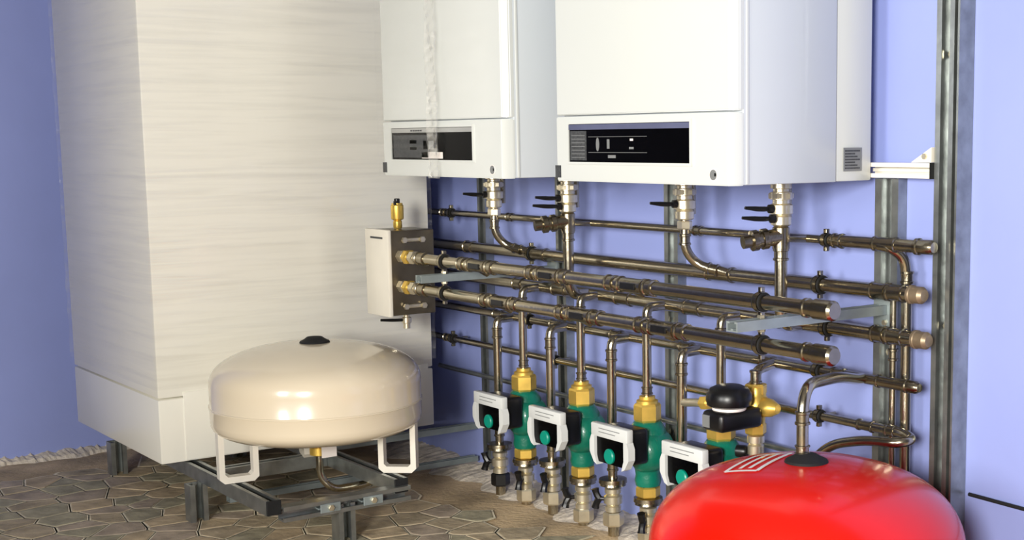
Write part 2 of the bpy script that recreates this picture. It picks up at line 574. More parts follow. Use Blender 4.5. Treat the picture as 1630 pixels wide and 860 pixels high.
# ------------------------------------------------------------------ wall-hung boilers
def boiler(x0, x1, label, wrapped):
    z0, z1, zs = 1.02, 1.84, 1.178
    yf, yr, yseam = -.482, -.056, -.172
    T = thing('wall_boiler', ((x0 + x1) / 2, (yf + yr) / 2, z0), label, 'boiler', 'wall hung boilers')
    link_obj('rear_casing', box((x0 + .003, yseam + .004, z0 + .002), (x1 - .003, yr, z1), .004), 'white', T, True)
    link_obj('side_casing', box((x0, yf + .03, z0 + .001), (x1, yseam, z1), .003), 'sideshade', T, True)

    # upper front cover with chamfered vertical edges
    def cover(za, zb, inset, name):
        bm = bmesh.new()
        pr = [(x0 - .0, yf + .034), (x0 + .0, yf + .02), (x0 + .012, yf + inset), (x1 - .012, yf + inset), (x1, yf + .02), (x1, yf + .034)]
        a = [bm.verts.new((px, py, za)) for px, py in pr]
        b = [bm.verts.new((px, py, zb)) for px, py in pr]
        n = len(pr)
        for i in range(n):
            bm.faces.new((a[i], a[(i + 1) % n], b[(i + 1) % n], b[i]))
        bm.faces.new(a)
        bm.faces.new(b)
        bmesh.ops.bevel(bm, geom=[e for e in bm.edges if abs(e.verts[0].co.z - e.verts[1].co.z) > .1 or True], offset=.0025, segments=2, affect='EDGES')
        return link_obj(name, bm, 'white', T, True, 30)
    cover(zs + .0018, z1, .0, 'front_cover')
    lp = cover(z0, zs - .0018, -.002, 'lower_panel')
    for s, xx in ((-1, x0), (1, x1)):      # narrow edge trims beside the cover
        link_obj('edge_trim', box((xx - .0015 if s < 0 else xx - .004, yf + .038, z0 + .003), (xx + .004 if s < 0 else xx + .0015, yf + .046, z1), .001), 'white', T, True)
    # display window in a raised white rim
    dx0, dx1, dz0, dz1 = x0 + .07, x0 + .536, 1.067, 1.158
    bm = bmesh.new()
    yy = yf - .002
    rim = .006
    for lo, hi in (((dx0 - rim, dz0 - rim), (dx1 + rim, dz0)), ((dx0 - rim, dz1), (dx1 + rim, dz1 + rim)), ((dx0 - rim, dz0), (dx0, dz1)), ((dx1, dz0), (dx1 + rim, dz1))):
        box((lo[0], yy - .005, lo[1]), (hi[0], yy + .001, hi[1]), bm=bm)
    link_obj('display_rim', bm, 'white', T)
    ds = link_obj('display', box((dx0, yy - .0015, dz0), (dx1, yy + .001, dz1)), 'screen', T)
    sub('display_strip', box((dx0, yy - .004, dz1 - .014), (dx1, yy - .0014, dz1 - .001), .0008), 'silverstrip' if wrapped else 'strip', ds, False)

    def mark(name, u0, u1, v0, v1, m, t=.0006):
        return sub(name, box((dx0 + u0, yy - .0015 - t, dz0 + v0), (dx0 + u1, yy - .0014, dz0 + v1)), m, ds, False)
    if not wrapped:
        mark('button_field', .004, .072, .004, .074, 'darkprint')
        for k in range(7):
            mark('button_line', .010, .066, .010 + k * .0088, .0115 + k * .0088, 'dial', .001)
        mark('menu_line', .08, .31, .0595, .0605, 'dial')
        mark('menu_line', .08, .31, .0225, .0235, 'dial')
        bm = lathe([(.0, -.0004), (.012, -.0004), (.012, .0004), (.0, .0004)], (dx0 + .118, yy - .0018, dz0 + .042), (0, 1, 0), 16)
        bmesh.ops.scale(bm, vec=(.55, 1, 1.35), space=Matrix.Translation(-Vector((dx0 + .118, yy - .0018, dz0 + .042))), verts=bm.verts)
        sub('menu_symbol', bm, 'dial', ds)
        mark('menu_symbol', .156, .166, .032, .054, 'dial')
        mark('menu_symbol', .246, .258, .050, .055, 'paper')
        mark('menu_symbol', .243, .260, .031, .036, 'dial')
        mark('menu_symbol', .160, .190, .010, .017, 'dial')
    else:
        mark('button_field', .010, .22, .006, .070, 'darkprint')
        mark('menu_symbol', .11, .15, .046, .056, 'paper')
        mark('menu_symbol', .11, .15, .028, .036, 'paper')
        mark('menu_symbol', .19, .25, .030, .054, 'dial')
        mark('menu_symbol', .18, .30, .004, .022, 'paper')
        for k in range(5):
            mark('brand_lettering', .12 + k * .014, .131 + k * .014, dz1 - dz0 - .0105, dz1 - dz0 - .006, 'darkprint', .003)
    # round certification sticker and small dark sticker
    st = link_obj('round_sticker', lathe([(0, -.0006), (.013, -.0006), (.013, .0006), (0, .0006)], (x1 - .06, yy - .0005, 1.043), (0, 1, 0), 24), 'paper', T, True)
    sub('sticker_mark', lathe([(.010, -.0004), (.0115, -.0004), (.0115, .0004), (.010, .0004)], (x1 - .06, yy - .0012, 1.043), (0, 1, 0), 24), 'dial', st)
    sub('sticker_mark', box((x1 - .056, yy - .0016, 1.040), (x1 - .051, yy - .001, 1.047)), 'darkprint', st, False)
    link_obj('small_sticker', box((x0 + .006, yy - .0012, 1.028), (x0 + .030, yy, 1.058)), 'darkprint', T)
    # rating plate on the side
    pl = link_obj('rating_plate', box((x1 - .0005, -.150, 1.045), (x1 + .0012, -.092, 1.098)), 'dial', T)
    for k in range(7):
        sub('plate_line', box((x1 + .001, -.146, 1.050 + k * .0065), (x1 + .0018, -.098 - .008 * (k % 3), 1.0535 + k * .0065)), 'darkprint', pl, False)
    if wrapped:
        bm = bmesh.new()
        rows = []
        for j in range(41):
            z = z0 - .002 + (z1 - z0) * j / 40
            row = []
            for i in range(29):
                x = x0 - .004 + .370 * i / 28
                row.append(bm.verts.new((x, yf - .013 + .0015 * math.sin(i * .9 + j * .35) * math.sin(j * 1.3), z)))
            row.insert(0, bm.verts.new((x0 - .004, yf + .2, z)))
            rows.append(row)
        for r, s in zip(rows, rows[1:]):
            for i in range(len(r) - 1):
                bm.faces.new((r[i], r[i + 1], s[i + 1], s[i]))
        f2 = link_obj('stretch_film', bm, 'thinfilm', T, True, 80)
        f2['label'] = 'clear creased stretch film'
        bm = bmesh.new()
        rows = []
        for j in range(81):
            z = z0 - .004 + (z1 - z0) * j / 80
            rows.append([bm.verts.new((x0 + .305 + .062 * i / 8 + .004 * math.sin(j * .31 + i), yf - .0155 - .003 * (i % 2) * (1 + math.sin(j * 1.9 + i * 2)), z)) for i in range(9)])
        for r, s_ in zip(rows, rows[1:]):
            for i in range(8):
                bm.faces.new((r[i], r[i + 1], s_[i + 1], s_[i]))
        f3 = link_obj('film_fold', bm, 'foldfilm', T, True, 80)
        f3['label'] = 'bunched shiny edge of the film'
    return T


boiler(1.425, 2.116, 'white wall boiler still in clear film, beside the tall cabinet', True)
boiler(2.350, 3.022, 'unwrapped white wall boiler with long black display, nearest the steel post', False)

# ------------------------------------------------------------------ struts on the wall
for x, w, z0, z1, lab in ((1.235, .05, 0, 1.12, 'vertical wall channel in the shade right beside the tall cabinet'),
                          (1.70, .05, 0, 1.12, 'vertical wall channel under the middle of the film wrapped boiler'),
                          (2.245, .06, 0, 1.12, 'vertical wall channel between the two boilers, behind the pumps'),
                          (3.045, .072, 0, 1.026, 'vertical wall channel below the short horizontal crossbar')):
    T = thing('wall_channel', (x, 0, z0), lab, 'channel', 'vertical channels behind the pipes')
    link_obj('channel', strut((x, -.001, z0), (x, -.001, z1), w, .03, (0, -1, 0)), 'strut', T)
    for z in (.30, .62):
        link_obj('anchor_bolt', hexnut((x, -.014, z), (0, 1, 0), .009, .008), 'nickel', T)
T = thing('steel_post', (3.235, 0, 0), 'tall galvanised channel post on the wall, right of all pipes', 'post')
link_obj('channel', strut((3.222, -.001, 0), (3.222, -.001, 2.3), .052, .041, (0, -1, 0)), 'strut', T)
link_obj('channel', strut((3.258, -.001, 0), (3.258, -.001, 2.3), .020, .050, (0, -1, 0)), 'strut', T)
for z in (.25, .70, 1.30):
    link_obj('anchor_bolt', hexnut((3.222, -.02, z), (0, 1, 0), .01, .008), 'nickel', T)
T = thing('crossbar', (3.1, 0, 1.03), 'short horizontal channel bridging from the boiler corner to the tall post', 'channel')
link_obj('channel', strut((2.995, -.012, 1.046), (3.194, -.012, 1.046), .034, .041, (0, -1, 0)), 'bracket', T)
link_obj('end_cap', box((3.1942, -.056, 1.028), (3.1955, -.012, 1.064)), 'rubber', T)
bm = bmesh.new()
a = [bm.verts.new((3.135, y, 1.0645)) for y in (-.02, -.05)]
b = [bm.verts.new((3.194, y, 1.0645)) for y in (-.02, -.05)]
c = [bm.verts.new((3.194, y, 1.098)) for y in (-.02, -.05)]
bm.faces.new((a[0], b[0], c[0])); bm.faces.new((a[1], b[1], c[1]))
bm.faces.new((a[0], b[0], b[1], a[1])); bm.faces.new((b[0], c[0], c[1], b[1])); bm.faces.new((c[0], a[0], a[1], c[1]))
gq = link_obj('gusset', bm, 'bracket', T)
sub('bolt', hexnut((3.176, -.053, 1.078), (0, 1, 0), .007, .006), 'nickel', gq, False)


# ------------------------------------------------------------------ horizontal wall pipes
def hpipe(name, label, x0, x1, y, z, r, fittings=(), clamps=(), cap=True, extra=None, capm='steeldull', mat_='steel'):
    T = thing(name, ((x0 + x1) / 2, y, z), label, 'pipe', 'stainless pipes')
    link_obj('tube', tube([(x0, y, z), (x1, y, z)], r, seg=20), mat_, T, True)
    for x, L in fittings:
        link_obj('press_sleeve', ring_fit((x, y, z), (1, 0, 0), r, L, .0022), 'steeldull', T, True)
    for x in clamps:
        clamp('pipe_clamp', (x, y, z), (1, 0, 0), r, T, -.03)
    if cap:
        link_obj('end_cap', lathe([(r, -.03), (r + .004, -.028), (r + .004, -.022), (r + .002, -.02), (r + .002, .004), (r * .75, .012), (0, .013)], (x1, y, z), (1, 0, 0), 20), capm, T, True)
    return T


YP = -.085
Z1, Z2, Z3, Z5, Z6 = .880, .772, .672, .563, .452
T = hpipe('gas_pipe', 'topmost thin steel pipe running along the wall just under the boilers', .93, 2.93, YP, Z1, .0105,
          [(1.08, .03), (1.50, .03), (2.43, .03)], [1.13, 2.905])
link_obj('wide_tube', tube([(2.93, YP, Z1), (3.225, YP, Z1)], .0145, seg=20), 'steel', T, True)
link_obj('end_cap', lathe([(.0145, -.04), (.019, -.038), (.019, -.03), (.0165, -.028), (.0165, .004), (.012, .012), (0, .013)], (3.225, YP, Z1), (1, 0, 0), 20), 'steeldull', T, True)
link_obj('press_sleeve', ring_fit((2.945, YP, Z1), (1, 0, 0), .0145, .03, .0022), 'steeldull', T, True)
link_obj('press_sleeve', ring_fit((3.095, YP, Z1), (1, 0, 0), .0145, .07, .0022), 'steeldull', T, True)
hpipe('header_pipe', 'thick steel wall pipe, second from the top, with rusty brown capped end', .90, 3.20, YP, Z2, .0175,
      [(1.25, .05), (1.66, .09), (2.52, .10), (3.08, .05), (3.13, .05)], [1.62, 2.885], capm='rust')
hpipe('header_pipe', 'thick steel wall pipe in the middle, with bends feeding the pumps', .90, 3.215, YP, Z3, .0175,
      [(1.55, .05), (1.78, .07), (2.10, .07), (2.41, .07), (2.71, .07), (3.08, .04), (3.13, .05)], [2.91], capm='rust')
hpipe('return_header', 'steel wall pipe at mid height ending in a cap beside the post', .90, 3.190, YP, Z5, .0125,
      [(1.42, .05), (1.75, .05), (2.06, .05), (2.38, .05), (2.70, .05), (2.95, .04), (3.12, .09)], [1.60, 2.88])
T = hpipe('lower_pipe', 'lowest thin steel wall pipe with a curled flexible end behind the red tank', .90, 3.05, YP, Z6, .0105,
          [(1.08, .03), (3.04, .05)], [1.12, 1.74, 2.885], cap=False)
link_obj('flexible_hose', tube([(3.05, YP, Z6), (3.16, YP - .003, Z6 + .002), (3.205, YP - .02, Z6 - .004), (3.185, YP - .055, Z6 - .01), (3.10, YP - .065, Z6 - .015), (3.0, YP - .075, Z6 - .04), (2.93, YP - .08, Z6 - .10), (2.92, YP - .08, .15)], .0115, .04, 14), 'steel', T, True, 60)
link_obj('press_sleeve', ring_fit((3.12, YP - .001, Z6 + .001), (1, 0, 0), .0115, .03, .0022), 'steeldull', T, True)
# slim guide rail near the wall, low down
hpipe('guide_rail', 'slim dull rail low on the wall behind the pumps', .95, 2.95, -.045, .335, .008, [], [], mat_='strut', cap=False)

# two upright pipes beside the tall post
for x, ztop, lab in ((3.128, Z1, 'upright pipe bending out of the topmost pipe beside the post'),
                     (3.088, Z2, 'upright pipe hanging from the second wall pipe beside the post')):
    T = thing('upright_pipe', (x, -.048, .05), lab, 'pipe', 'upright pipes by the post')
    if ztop == Z1:
        link_obj('tube', tube([(x - .048, YP - .004, ztop - .004), (x - .015, YP - .004, ztop - .006), (x, -.06, ztop - .03), (x + .002, -.052, ztop - .08), (x + .002, -.048, .02)], .0125, .03, 16), 'steel', T, True, 60)
        link_obj('press_sleeve', ring_fit((x + .002, -.0515, ztop - .075), (0, 0, 1), .0125, .03, .0022), 'steeldull', T, True)
    else:
        link_obj('tube', tube([(x, -.048, ztop), (x, -.048, .02)], .0095, seg=14), 'steel', T, True, 60)
        link_obj('press_sleeve', ring_fit((x, -.048, Z3 - .05), (0, 0, 1), .0095, .03, .0022), 'steeldull', T, True)

# ------------------------------------------------------------------ hydraulic separator
SX0, SX1, SY0, SY1, SZ0, SZ1 = 1.245, 1.395, -.462, -.300, .585, .848
T = thing('hydraulic_separator', ((SX0 + SX1) / 2, (SY0 + SY1) / 2, SZ0), 'grey box shaped separator with brass vent, where the two front pipes begin', 'separator')
link_obj('body', box((SX0 + .004, SY0 + .012, SZ0), (SX1, SY1, SZ1), .004), 'hydro', T, True)
fp = link_obj('front_panel', box((SX0, SY0, SZ0 - .004), (SX1 + .002, SY0 + .014, SZ1 + .003), .004), 'bracket', T, True)
sub('nameplate', box((SX0 + .04, SY0 - .001, SZ1 - .026), (SX0 + .12, SY0 + .001, SZ1 - .020)), 'darkprint', fp, False)
for z in (.818, .612):
    b = link_obj('wall_bracket', box((SX1 - .002, SY0 + .05, z - .006), (SX1 + .006, SY1 - .04, z + .006), .002), 'nickel', T, True)
    for y in (SY0 + .055, SY1 - .045):
        sub('bolt', hexnut((SX1 + .008, y, z), (1, 0, 0), .010, .010), 'nickel', b, False)
av = link_obj('air_vent', lathe([(.011, 0), (.014, .006), (.014, .022), (.011, .026), (.019, .03), (.020, .034), (.020, .072), (.017, .076), (.017, .08), (0, .08)], (1.32, -.385, SZ1 + .001), (0, 0, 1), 20), 'brass', T, True)
sub('vent_cap', lathe([(.009, 0), (.009, .012), (.007, .014), (0, .014)], (1.32, -.385, SZ1 + .0812), (0, 0, 1), 14), 'black', av)
sub('vent_knob', lathe([(.005, 0), (.005, .012), (0, .012)], (1.332, -.398, SZ1 + .076), (0, 0, 1), 10), 'black', av)
dv = link_obj('drain_valve', lathe([(.010, 0), (.010, -.012), (.015, -.014), (.015, -.03), (.011, -.032), (.011, -.048), (0, -.048)], (1.34, -.375, SZ0 - .001), (0, 0, 1), 16), 'nickel', T, True)
sub('drain_lever', tube([(1.34, -.385, SZ0 - .022), (1.33, -.41, SZ0 - .022), (1.32, -.455, SZ0 - .019)], [.005] * 8 + [.004], .02, 8), 'black', dv)


# ------------------------------------------------------------------ front manifold pipes
def manifold(z, label, marks):
    y = -.42
    x0, x1 = SX1, 3.255
    T = thing('manifold_pipe', ((x0 + x1) / 2, y, z), label, 'pipe', 'front manifold pipes')
    link_obj('tube', tube([(x0 + .05, y, z), (x1, y, z)], .0165, seg=20), 'steel', T, True)
    link_obj('union_nut', hexnut((x0 + .018, y, z), (1, 0, 0), .020, .030), 'nickel', T)
    link_obj('union_nut', hexnut((x0 + .055, y, z), (1, 0, 0), .023, .026), 'brass', T)
    link_obj('union_nut', hexnut((x0 + .092, y, z), (1, 0, 0), .021, .030), 'nickel', T)
    link_obj('nipple', lathe([(.015, 0), (.015, .12)], (x0, y, z), (1, 0, 0), 16), 'nickel', T, True)
    link_obj('press_sleeve', ring_fit((x0 + .145, y, z), (1, 0, 0), .0165, .05, .0026), 'steeldull', T, True)
    for x in marks:
        link_obj('press_sleeve', ring_fit((x, y, z), (1, 0, 0), .0165, .035, .0026), 'steeldull', T, True)
        t = link_obj('tee_sleeve', ring_fit((x + .085, y, z), (1, 0, 0), .0165, .10, .0026), 'steeldull', T, True)
        sub('tee_window', box((x + .055, y - .0205, z - .008), (x + .115, y - .0165, z + .008), .002), 'black', t, False)
        link_obj('press_sleeve', ring_fit((x + .155, y, z), (1, 0, 0), .0165, .035, .0026), 'steeldull', T, True)
        sub('tee_outlet', tube([(x + .085, y + .005, z - .008), (x + .085, y + .03, z - .022)], .012, seg=14), 'steeldull', t)
    link_obj('end_cap', lathe([(.0165, -.075), (.021, -.073), (.021, -.066), (.0185, -.064), (.0185, -.045), (.0215, -.043), (.0215, .006), (.017, .012), (0, .013)], (x1, y, z), (1, 0, 0), 20), 'steeldull', T, True)
    return T


manifold(.770, 'upper of two thick steel pipes running in front from the separator', [1.78, 2.14, 2.50])
manifold(.677, 'lower of two thick steel pipes running in front from the separator', [1.90, 2.28, 2.62])


# ------------------------------------------------------------------ support arms
def arm(x, ytip, label):
    z = .7235
    T = thing('support_arm', (x, -.04, z), label, 'bracket', 'support arms for the front pipes')
    link_obj('arm', strut((x, -.042, z - .011), (x, ytip, z - .011), .036, .022, (0, 0, 1)), 'galv', T)
    link_obj('wall_plate', box((x - .026, -.043, z - .045), (x + .026, -.0305, z + .045), .002), 'galv', T, True)
    for dz in (-.03, .03):
        link_obj('plate_bolt', hexnut((x + .012, -.046, z + dz), (0, 1, 0), .007, .007), 'nickel', T)
    for zz in (.770, .677):
        clamp('pipe_clamp', (x, -.42, zz), (1, 0, 0), .0165, T)
        s = 1 if zz > z else -1
        bm = tube([(x, -.42, z + s * .010), (x, -.42, zz - s * .019)], .004, seg=8)
        hexnut((x, -.42, z + s * .015), (0, 0, 1), .009, .008, bm)
        link_obj('stud', bm, 'nickel', T)
    return T


arm(3.045, -.505, 'grey bracket arm crossing under the capped ends of the front pipes')
arm(1.668, -.505, 'grey bracket arm beside the separator box')


# ------------------------------------------------------------------ boiler connection valves
def boiler_valve(x, label, double, to_z):
    y = -.16
    T = thing('boiler_connection', (x, y, to_z), label, 'valve', 'valves under the boilers')
    K = 1.3
    prof = [(.012, 0), (.020, -.002), (.020, -.018), (.015, -.020), (.015, -.026), (.021, -.028), (.021, -.044), (.016, -.046), (.016, -.054),
            (.022, -.058), (.022, -.078), (.016, -.082), (.019, -.086), (.019, -.104), (.014, -.108)]
    link_obj('valve_body', lathe([(r * K, h) for r, h in prof], (x, y, 1.021), (0, 0, 1), 18), 'nickel', T, True)
    link_obj('union_nut', hexnut((x, y, .985), (0, 0, 1), .031, .014), 'nickel', T)
    link_obj('stub_pipe', tube([(x - .03, y + .05, 1.02), (x - .03, y + .05, .925)], .010, seg=12), 'steel', T, True)
    lever((x, y - .026, .955), (-.25, -1, 0), .075, T)
    if double:
        lever((x + .006, y - .026, .932), (-.30, -1, 0), .085, T)
        # slanted strainer pointing down to the thin wall pipe
        sd = Vector((-.35, -1, -.12)).normalized()
        link_obj('strainer', lathe([(.014, -.005), (.020, .0), (.020, .03), (.025, .033), (.025, .046), (.020, .048), (.020, .055), (.025, .058), (.025, .072), (.016, .075), (.016, .095), (0, .096)], (x, y - .005, .888), sd, 16), 'steeldull', T, True)
        link_obj('tee_body', lathe([(.013, -.028), (.021, -.026), (.021, .024), (.016, .028)], (x, y, .885), (0, 0, 1), 18), 'steeldull', T, True)
        link_obj('branch', tube([(x, y, .885), (x + .01, YP, Z1)], .0105, seg=12), 'steel', T, True)
        link_obj('tube', tube([(x, y, .86), (x, y, to_z + .03), (x, y + .02, to_z), (x, YP, to_z)], .0155, .03, 18), 'steel', T, True, 60)
        link_obj('press_sleeve', ring_fit((x, y, .845), (0, 0, 1), .0155, .03, .0024), 'steeldull', T, True)
    else:
        link_obj('union_nut', hexnut((x, y, .900), (0, 0, 1), .020, .022), 'nickel', T)
        link_obj('tube', tube([(x, y, .915), (x, y, .835), (x + .015, y + .03, .795), (x + .085, YP - .012, to_z + .008), (x + .11, YP - .002, to_z)], .0125, .045, 18), 'steel', T, True, 60)
        link_obj('press_sleeve', ring_fit((x, y, .862), (0, 0, 1), .0125, .03, .0024), 'steeldull', T, True)
        link_obj('press_sleeve', ring_fit((x + .060, YP - .03, to_z + .014), (.07, .033, -.015), .0125, .03, .0024), 'steeldull', T, True)
    return T


boiler_valve(1.528, 'single lever valve and bent pipe under the left of the film wrapped boiler', False, Z2)
boiler_valve(1.932, 'double lever valve with strainer under the right of the film wrapped boiler', True, Z3)
boiler_valve(2.465, 'single lever valve and bent pipe under the left of the unwrapped boiler', False, Z2)
boiler_valve(2.828, 'double lever valve with strainer under the right of the unwrapped boiler', True, Z3)

# ------------------------------------------------------------------ pumps, risers and returns
YQ = -.15
ORD = ['nearest the tall cabinet', 'second from the tall cabinet', 'third from the tall cabinet', 'half hidden by the red tank']


def foot_valve(T, x, z0, dirn, capmat):
    """flanged ball valve standing on the floor, with a butterfly handle"""
    link_obj('flange', lathe([(.020, .025), (.040, .023), (.041, .012), (.036, .010), (.038, .004), (.022, 0)], (x, YQ, z0 - .025), (0, 0, 1), 24), 'steeldull', T, True)
    link_obj('valve_body', lathe([(.017, 0), (.024, -.004), (.024, -.016), (.018, -.02), (.027, -.026), (.027, -.046), (.018, -.052), (.023, -.056), (.023, -.07), (.016, -.072)], (x, YQ, z0 - .027), (0, 0, 1), 18), 'nickel', T, True)
    link_obj('base_nut', hexnut((x, YQ, max(.026, z0 - .119)), (0, 0, 1), .030, .04), capmat, T)
    link_obj('floor_pipe', tube([(x, YQ, z0 - .08), (x, YQ, -.004)], .016, seg=16), 'steel', T, True)
    d = Vector(dirn).normalized()
    p = Vector((x, YQ, z0 - .063)) + d * .024
    bm = lathe([(.006, 0), (.006, .02), (0, .02)], p, d, 10)
    q = p + d * .018
    for s in (-1, 1):
        tube([q, q + d * .008 + Vector((0, 0, s * .012)), q + d * .012 + Vector((0, 0, s * .028))], [.010] * 8 + [.012], .01, 8, bm)
    link_obj('handle', bm, 'black', T, True)


def rbox(lo, hi, bev):
    return box(lo, hi, bev, 3)


PX = [1.663, 1.973, 2.286, 2.596]
for i, x in enumerate(PX):
    T = thing('circulation_pump', (x, YQ, .12), 'green circulation pump with grey fronted head, ' + ORD[i], 'pump', 'row of circulation pumps')
    bm = lathe([(.026, .172), (.034, .176), (.037, .19), (.034, .205), (.036, .22), (.046, .245), (.054, .275), (.056, .305), (.052, .330), (.044, .345), (.038, .354), (.03, .356)], (x, YQ, 0), (0, 0, 1), 28)
    lathe([(.02, -.05), (.045, -.048), (.058, -.035), (.062, -.01), (.060, .02), (.05, .045), (.03, .05)], (x + .012, YQ, .277), (0, 1, 0), 28, bm)
    link_obj('pump_body', bm, 'greensteel', T, True, 50)
    n1 = link_obj('union_nut', hexnut((x, YQ, .380), (0, 0, 1), .038, .05), 'brass', T)
    link_obj('union_collar', lathe([(.03, 0), (.03, .008), (.022, .012), (.022, .02), (.0, .02)], (x, YQ, .405), (0, 0, 1), 18), 'brass', T, True)
    link_obj('union_nut', hexnut((x, YQ, .158), (0, 0, 1), .034, .03), 'brass', T)
    # motor head: black housing, grey front frame, dark display with green knob
    hx, hz = x + .002, .302
    link_obj('motor_housing', rbox((hx - .066, -.262, hz - .048), (hx + .066, -.196, hz + .050), .012), 'black', T, True)
    link_obj('motor_neck', lathe([(.05, 0), (.05, .03)], (hx, -.20, hz - .01), (0, 1, 0), 24), 'steeldull', T, True)
    bm = bmesh.new()
    y0, y1 = -.284, -.262
    box((hx - .082, y0, hz + .020), (hx + .082, y1, hz + .057), .004, 2, bm)
    for s in (-1, 1):
        # curved side cheeks
        pts = [(.080, .022), (.088, .005), (.088, -.025), (.070, -.052), (.056, -.058), (.060, -.045), (.066, -.03), (.066, .022)]
        a = [bm.verts.new((hx + s * px_, y0, hz + pz)) for px_, pz in pts]
        b = [bm.verts.new((hx + s * px_, y1, hz + pz)) for px_, pz in pts]
        for k in range(len(pts)):
            bm.faces.new((a[k], a[(k + 1) % len(pts)], b[(k + 1) % len(pts)], b[k]))
        bm.faces.new(a)
        bm.faces.new(b)
    ff = link_obj('front_frame', bm, 'pumpgrey', T, True, 30).name
    dp = link_obj('display', box((hx - .067, y0 + .008, hz - .052), (hx + .067, y1, hz + .021), .003), 'screen', T, True)
    sub('setting_knob', lathe([(.021, 0), (.021, -.005), (.018, -.008), (0, -.008)], (hx - .004, y0 + .008, hz - .028), (0, 1, 0), 24), 'knobgreen', dp)
    for k in range(2):
        sub('frame_print', box((hx - .045, y0 - .0006, hz + .034 + k * .010), (hx + .03 + k * .02, y0 + .001, hz + .036 + k * .010)), 'dial', bpy.data.objects[ff], False)
    # valve under the pump
    V = thing('pump_valve', (x, YQ, 0), 'flanged valve on the floor under the pump ' + ORD[i], 'valve', 'valves under the pumps')
    foot_valve(V, x, .143, (-.5, -1, 0) if i % 2 else (.6, -1, 0), 'nickel')
    # riser above the pump, bending back into the middle header
    Rr = thing('riser_pipe', (x, YQ, .42), 'bright upright pipe above the pump ' + ORD[i], 'pipe', 'pump risers')
    top = Z3
    link_obj('tube', tube([(x, YQ, .415), (x, YQ, top - .03), (x, YQ + .004, top - .004), (x + .012, YP, top)], .0125, .035, 16), 'steel', Rr, True, 60)
    link_obj('press_sleeve', ring_fit((x, YQ, top - .045), (0, 0, 1), .0125, .035, .0022), 'steeldull', Rr, True)
    link_obj('press_sleeve', ring_fit((x, YQ, .44), (0, 0, 1), .0125, .022, .0022), 'steeldull', Rr, True)

RXs = [1.512, 1.812, 2.122, 2.436]
for i, x in enumerate(RXs):
    T = thing('return_pipe', (x, YQ, 0), 'upright return pipe, left of the pump ' + ORD[i], 'pipe', 'return pipes between the pumps')
    link_obj('tube', tube([(x, YQ, .15), (x, YQ, Z5 - .02), (x, YQ + .006, Z5 - .002), (x, YP, Z5)], .0135, .03, 16), 'steel', T, True, 60)
    link_obj('press_sleeve', ring_fit((x, YQ, Z5 - .045), (0, 0, 1), .0135, .035, .0022), 'steeldull', T, True)
    link_obj('press_sleeve', ring_fit((x, YQ, .20), (0, 0, 1), .0135, .03, .0022), 'steeldull', T, True)
    foot_valve(T, x, .165, (.5, -1, 0) if i % 2 else (-.8, -.6, 0), 'black' if i == 0 else 'nickel')

# ------------------------------------------------------------------ mixing valve with black actuator
x = 2.728
T = thing('mixing_valve', (x, -.15, .30), 'brass mixing valve with black actuator and round black knob above the last pump', 'valve')
link_obj('tube', tube([(x, -.15, .505), (x, -.15, Z5 - .012), (x, YP, Z5)], .0125, .02, 16), 'steel', T, True, 60)
link_obj('press_sleeve', ring_fit((x, -.15, .535), (0, 0, 1), .0125, .035, .0022), 'steeldull', T, True)
bm = lathe([(.016, -.06), (.024, -.056), (.024, -.03), (.034, -.02), (.036, .01), (.026, .022), (.026, .046), (.018, .05)], (x, -.15, .465), (0, 0, 1), 20)
lathe([(.022, 0), (.026, .02), (.022, .05), (.012, .07), (.0, .071)], (x, -.15, .462), (1, .15, 0), 16, bm)
link_obj('brass_body', bm, 'brass', T, True, 45)
link_obj('union_nut', hexnut((x, -.15, .505), (0, 0, 1), .028, .026), 'brass', T)
link_obj('union_nut', hexnut((x, -.15, .405), (0, 0, 1), .027, .028), 'brass', T)
link_obj('lower_fitting', lathe([(.014, 0), (.022, -.003), (.022, -.02), (.016, -.024), (.021, -.028), (.021, -.05), (.0135, -.054), (.0135, -.37)], (x, -.15, .39), (0, 0, 1), 18), 'nickel', T, True)
act = link_obj('actuator', rbox((x - .030, -.305, .418), (x + .050, -.168, .468), .014), 'black', T, True)
sub('actuator_label', box((x - .020, -.307, .428), (x + .006, -.3045, .458)), 'dial', act, False)
sub('actuator_ring', lathe([(.040, 0), (.042, .002), (.042, .010), (.038, .014)], (x + .014, -.250, .4665), (0, 0, 1), 24), 'paper', act)
sub('actuator_knob', lathe([(.042, 0), (.054, .006), (.057, .018), (.055, .034), (.047, .046), (.032, .053), (0, .055)], (x + .014, -.250, .474), (0, 0, 1), 28), 'black', act)
link_obj('side_branch', tube([(RXs[3], -.15, .428), (RXs[3] + .06, -.152, .437), (x - .02, -.15, .462)], .011, .02, 14), 'nickel', T, True)
link_obj('union_nut', hexnut((RXs[3] + .10, -.151, .442), (1, 0, .12), .019, .028), 'brass', T)
link_obj('drain_tap', lathe([(.012, 0), (.016, .006), (.016, .028), (0, .03)], (x - .014, -.165, .345), (-.9, -.4, 0), 12), 'black', T, True)

# ------------------------------------------------------------------ cream expansion tank on the stand
tx, ty = 1.462, -.740
RT = .302
T = thing('expansion_tank', (tx, ty, .155), 'cream round expansion tank on white looped legs in front of the cabinet', 'tank')


def dome(R0, z_side, z_top, n, k=14):
    return [(R0 * math.cos(a), z_side + (z_top - z_side) * (math.sin(a))) for a in [PI / 2 * j / k for j in range(k + 1)]] if n == 2 else \
        [(R0 * (math.cos(a) ** (2 / n)), z_side + (z_top - z_side) * (math.sin(a) ** (2 / n))) for a in [PI / 2 * j / k for j in range(k + 1)]]


